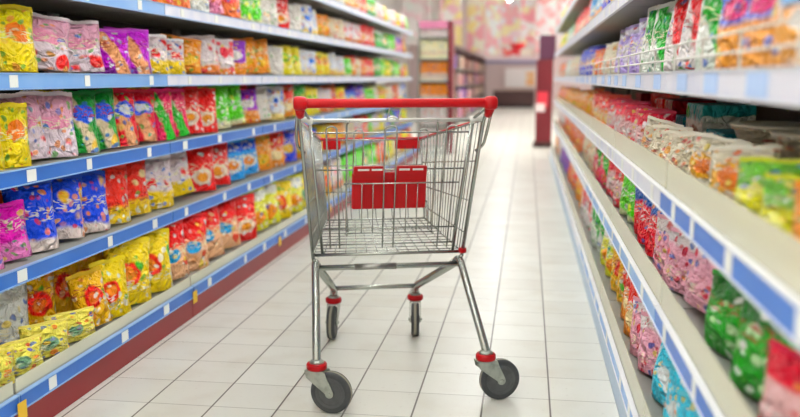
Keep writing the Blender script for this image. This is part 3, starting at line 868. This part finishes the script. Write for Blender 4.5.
# ------------------------------------------------------------------ the far end of the shop
MAROON = mat('maroon_panel', (120, 22, 34), .5); PLUM = mat('plum_panel', (92, 40, 70), .5)
DARKB = mat('dark_brown', (74, 42, 40), .5)
r = empty('display_stand', (-1.32, 12.55, 0))
zst = [.1, .41, .72, 1.03, 1.34, 1.645]
for x, pm_ in ((-.225, SHELFM), (.205, MAROON)):
    obj('side_panel', B(x, x+(.02 if x < 0 else .06), -.2, .2, 0, 1.86, .004), pm_, r)
obj('back_panel', B(-.204, .204, .18, .2, .05, 1.86), DARKB, r)
obj('header', B(-.204, .204, -.2, -.18, 1.76, 1.86), mat('rose_header', (206, 120, 156), .5), r)
for z in zst:
    obj('shelf', B(-.204, .204, -.199, .178, z-.02, z-.001), SHELFM, r)
tag(r, 'tall maroon display stand stacked with cartons past the end of the left shelving', 'display stand')
lev_n = ['lowest', 'second', 'third', 'fourth', 'fifth', 'top']
for i, key in enumerate(['wbx', 'wbx', 'obx', 'obx', 'cbx', 'wbx']):
    w = .4/3
    for q in range(3):
        pack('carton', key, (-1.32-.2+w*(q+.5), 12.5, zst[i]), (w*.95, .2, .27 if i < 5 else .11), 0, (0, 0), False, 'carton',
             f'{D[key][0].replace("bag","carton").replace("pouch","carton")}, {["left","middle","right"][q]} on {lev_n[i]} shelf of maroon stand', 'box', 'cartons on the maroon stand')
# maroon promotional column past the end of the right shelving
r = empty('promotion_column', (.25, 13.9, 0))
obj('column_body', B(-.12, .13, -.13, .13, 0, 1.35, .01), MAROON, r)
obj('column_base', B(-.15, .15, -.15, .15, 0, .08, .005), DARKB, r)
obj('column_head', B(-.08, .16, -.14, .14, 1.351, 1.72, .01), PLUM, r)
obj('red_sticker', B(-.1, .06, -.138, -.131, .62, .86, .002), mat('red_card', (226, 50, 70), .5), r)
obj('pale_sticker', B(-.12, .02, -.142, -.139, .55, .68, .001), mat('pale_card', (240, 220, 220), .5), r)
tag(r, 'maroon promotional column with a red and white sticker beside the right shelving end', 'column')

# second run of shelving beyond the cross aisle
FARK = ['dre', 'brc', 'brc', 'vio', 'brc', 'crm', 'dre', 'brc', 'pkw']
for j in range(5):
    y0 = 17.0+j*3.2
    r = empty('low_shelving_unit', (-1.6, y0, 0))
    obj('back_panel', B(-.45, -.43, .01, 3.19, .05, 1.72), DARKB, r)
    for yy in (.0, 3.15):
        obj('end_frame', B(-.45, 0, yy+.003, yy+.047, 0, 1.8, .005), DARKB, r)
    obj('top_rail', B(-.45, .01, .05, 3.145, 1.72, 1.8), DARKB, r)
    for z in (.1, .5, .9, 1.3):
        obj('shelf', B(-.42, -.01, .05, 3.145, z-.03, z), SHELFM, r)
    tag(r, f'dark framed far shelving unit beyond the cross aisle, {ORD[j+1]} from the near end', 'shelving', 'far shelving beyond the cross aisle')
    for i, z in enumerate((.1, .5, .9, 1.3)):
        for q in range(6):
            key = random.choice(FARK)
            pack('carton', key, (-1.6-.16, y0+.08+.51*(q+.5), z+.001), (.48, .26, random.uniform(.24, .32)), PI/2, (0, 0), False, 'carton',
                 f'{D[key][0].replace("bag","carton").replace("pouch","carton").replace("packet","carton")}, {ORD[q+1]} along {["lowest","second","third","top"][i]} shelf, {ORD[j+1]} far unit', 'box', 'cartons on the far shelving')

# checkout counter, notice board, fascia, banners
r = empty('checkout_counter', (-.5, 32.4, 0))
obj('counter_body', B(-.75, .75, -.3, .3, .12, .62, .02), DARKB, r)
obj('counter_top', B(-.8, .8, -.35, .35, .62, .68, .01), mat('counter_laminate', (196, 170, 160), .4), r)
obj('plinth', B(-.72, .72, -.27, .27, 0, .12), mat('plinth_black', (50, 40, 40), .6), r)
tag(r, 'dark brown checkout counter at the far end of the aisle', 'counter')
r = empty('notice_board', (-.25, 33.8, 1.08))
obj('board', B(-.62, .6, -.03, .06, -.36, .36, .01), mat('board_white', (240, 236, 234), .5), r)
obj('orange_picture', B(.18, .5, -.045, -.031, -.3, .22, .005), noisy(mat('orange_print', (244, 190, 130), .5), 6, .8, (240, 230, 200)), r)
tag(r, 'white notice board with an orange picture on the far wall', 'notice board')
struct('trim_1', B(-1.9, .6, 33.88, 33.995, 1.62, 1.73), mat('blue_grey_fascia', (140, 140, 176), .5))
struct('trim_2', B(-1.9, .6, 33.93, 33.998, .0, 1.615), mat('grey_mauve_panel', (206, 186, 184), .6))
# promotional banners hung above the far end: (x0, x1, z0, z1, y, ground colour, motif colours, description)
def banner_mat(n, c, c2, c3, sc_):
    m = bpy.data.materials.new('banner_print'); m.use_nodes = True
    g = G(m); b = g.N['Principled BSDF']
    tc = g.N.new('ShaderNodeTexCoord'); vo = g.N.new('ShaderNodeTexVoronoi'); vo.inputs['Scale'].default_value = sc_
    mp = g.N.new('ShaderNodeMapping'); mp.inputs['Location'].default_value = (n*3.1, 0, n*1.7); g.L.new(tc.outputs['Object'], mp.inputs[0])
    g.L.new(mp.outputs[0], vo.inputs['Vector'])
    sep = g.N.new('ShaderNodeSeparateColor'); g.L.new(vo.outputs['Color'], sep.inputs[0])
    col = g.mix(g.smooth(sep.outputs[0], .5, .6), lin(c), lin(c2))
    col = g.mix(g.smooth(sep.outputs[1], .68, .78), col, lin(c3))
    g.put(b.inputs['Base Color'], col); b.inputs['Roughness'].default_value = .5
    return m
BAN = [(-4.3, -3.0, 2.2, 3.8, 30, (250, 240, 238), (250, 214, 220), (244, 244, 238), 'pale pink'),
       (-2.95, -2.2, 2.1, 3.8, 29.5, (246, 190, 200), (250, 240, 236), (250, 226, 150), 'pink and white'),
       (-2.15, -1.55, 1.95, 3.85, 31, (250, 240, 220), (252, 226, 150), (246, 170, 180), 'cream and yellow'),
       (-1.5, -.98, 1.85, 3.8, 31, (252, 186, 196), (252, 244, 214), (250, 250, 248), 'salmon pink'),
       (-.95, -.30, 2.2, 3.85, 31.5, (252, 240, 190), (244, 247, 252), (252, 190, 198), 'yellow'),
       (-.95, -.30, 1.82, 2.1, 31.3, (250, 236, 230), (236, 60, 70), (250, 200, 170), 'white with red'),
       (-.27, .2, 2.15, 3.85, 31, (250, 160, 174), (254, 236, 190), (252, 246, 246), 'coral red'),
       (-.27, .2, 1.82, 2.07, 30.8, (250, 200, 190), (240, 110, 110), (250, 236, 220), 'peach'),
       (.24, .9, 1.9, 3.85, 30.5, (252, 238, 240), (248, 170, 172), (250, 250, 246), 'white and pink'),
       (.95, 1.6, 2.0, 3.85, 31, (248, 236, 232), (250, 180, 180), (240, 240, 240), 'pale rose')]
for n, (x0, x1, z0, z1, y, c, c2, c3, desc) in enumerate(BAN):
    r = empty('hanging_banner', ((x0+x1)/2, y, z0))
    hw = (x1-x0)/2
    obj('printed_sheet', B(-hw, hw, -.006, .006, .02, z1-z0, .002), banner_mat(n, c, c2, c3, 4.2), r)
    for nm, zz in (('bottom_bar', .01), ('top_bar', z1-z0+.01)):
        bm = bmesh.new(); tube(bm, [V(-hw, 0, zz), V(hw, 0, zz)], .012, 8); obj(nm, bm, WIREW, r, True)
    for s in (-1, 1):
        bm = bmesh.new(); tube(bm, [V(hw*.8*s, 0, z1-z0+.01), V(hw*.8*s, 0, RZ-.002-z0 if z1 > 2.2 else z1-z0+.08)], .004, 6); obj('hanging_wire', bm, WIREW, r)
    tag(r, f'{desc} promotional banner hanging above the far end of the aisle', 'banner', 'promotional banners at the far end')
bm = bmesh.new()
lathe(bm, [(.08, 0), (.16, .04), (.24, .14), (.27, .22), (.25, .22), (.15, .06), (.02, .03)], 28)
o = obj('hanging_bowl', bm, mat('bright_red', (236, 20, 40), .4), None, True, (-.36, 29.5, 1.98))
bm = bmesh.new(); tube(bm, [V(0, 0, .02), V(0, 0, RZ-1.98)], .006, 6); obj('hanging_wire', bm, WIREW, o)
tag(o, 'bright red bowl-shaped promotion ornament hanging before the far banners', 'ornament')

# ------------------------------------------------------------------ camera and picture
cam = bpy.data.cameras.new('camera'); co = link(bpy.data.objects.new('camera', cam))
cam.sensor_width = 36; cam.lens = 36*F/800
co.location = (0, 0, CAMH); co.rotation_euler = (PI/2-PITCH, 0, YAW)
cam.clip_start = .05
cam.shift_y = 0
cam.dof.use_dof = True; cam.dof.focus_distance = 2.9; cam.dof.aperture_fstop = 1.75
sc.camera = co
w = bpy.data.worlds.new('world'); sc.world = w; w.use_nodes = True
w.node_tree.nodes['Background'].inputs[0].default_value = (.9, .95, 1, 1)
w.node_tree.nodes['Background'].inputs[1].default_value = .5
sc.view_settings.view_transform = 'Standard'; sc.view_settings.look = 'None'
sc.view_settings.exposure = 0.2; sc.view_settings.gamma = 1; sc.view_settings.use_curve_mapping = False
sc.cycles.max_bounces = 8; sc.cycles.diffuse_bounces = 5; sc.cycles.transparent_max_bounces = 12
sc.cycles.use_denoising = True
sc.cycles.sample_clamp_indirect = 6
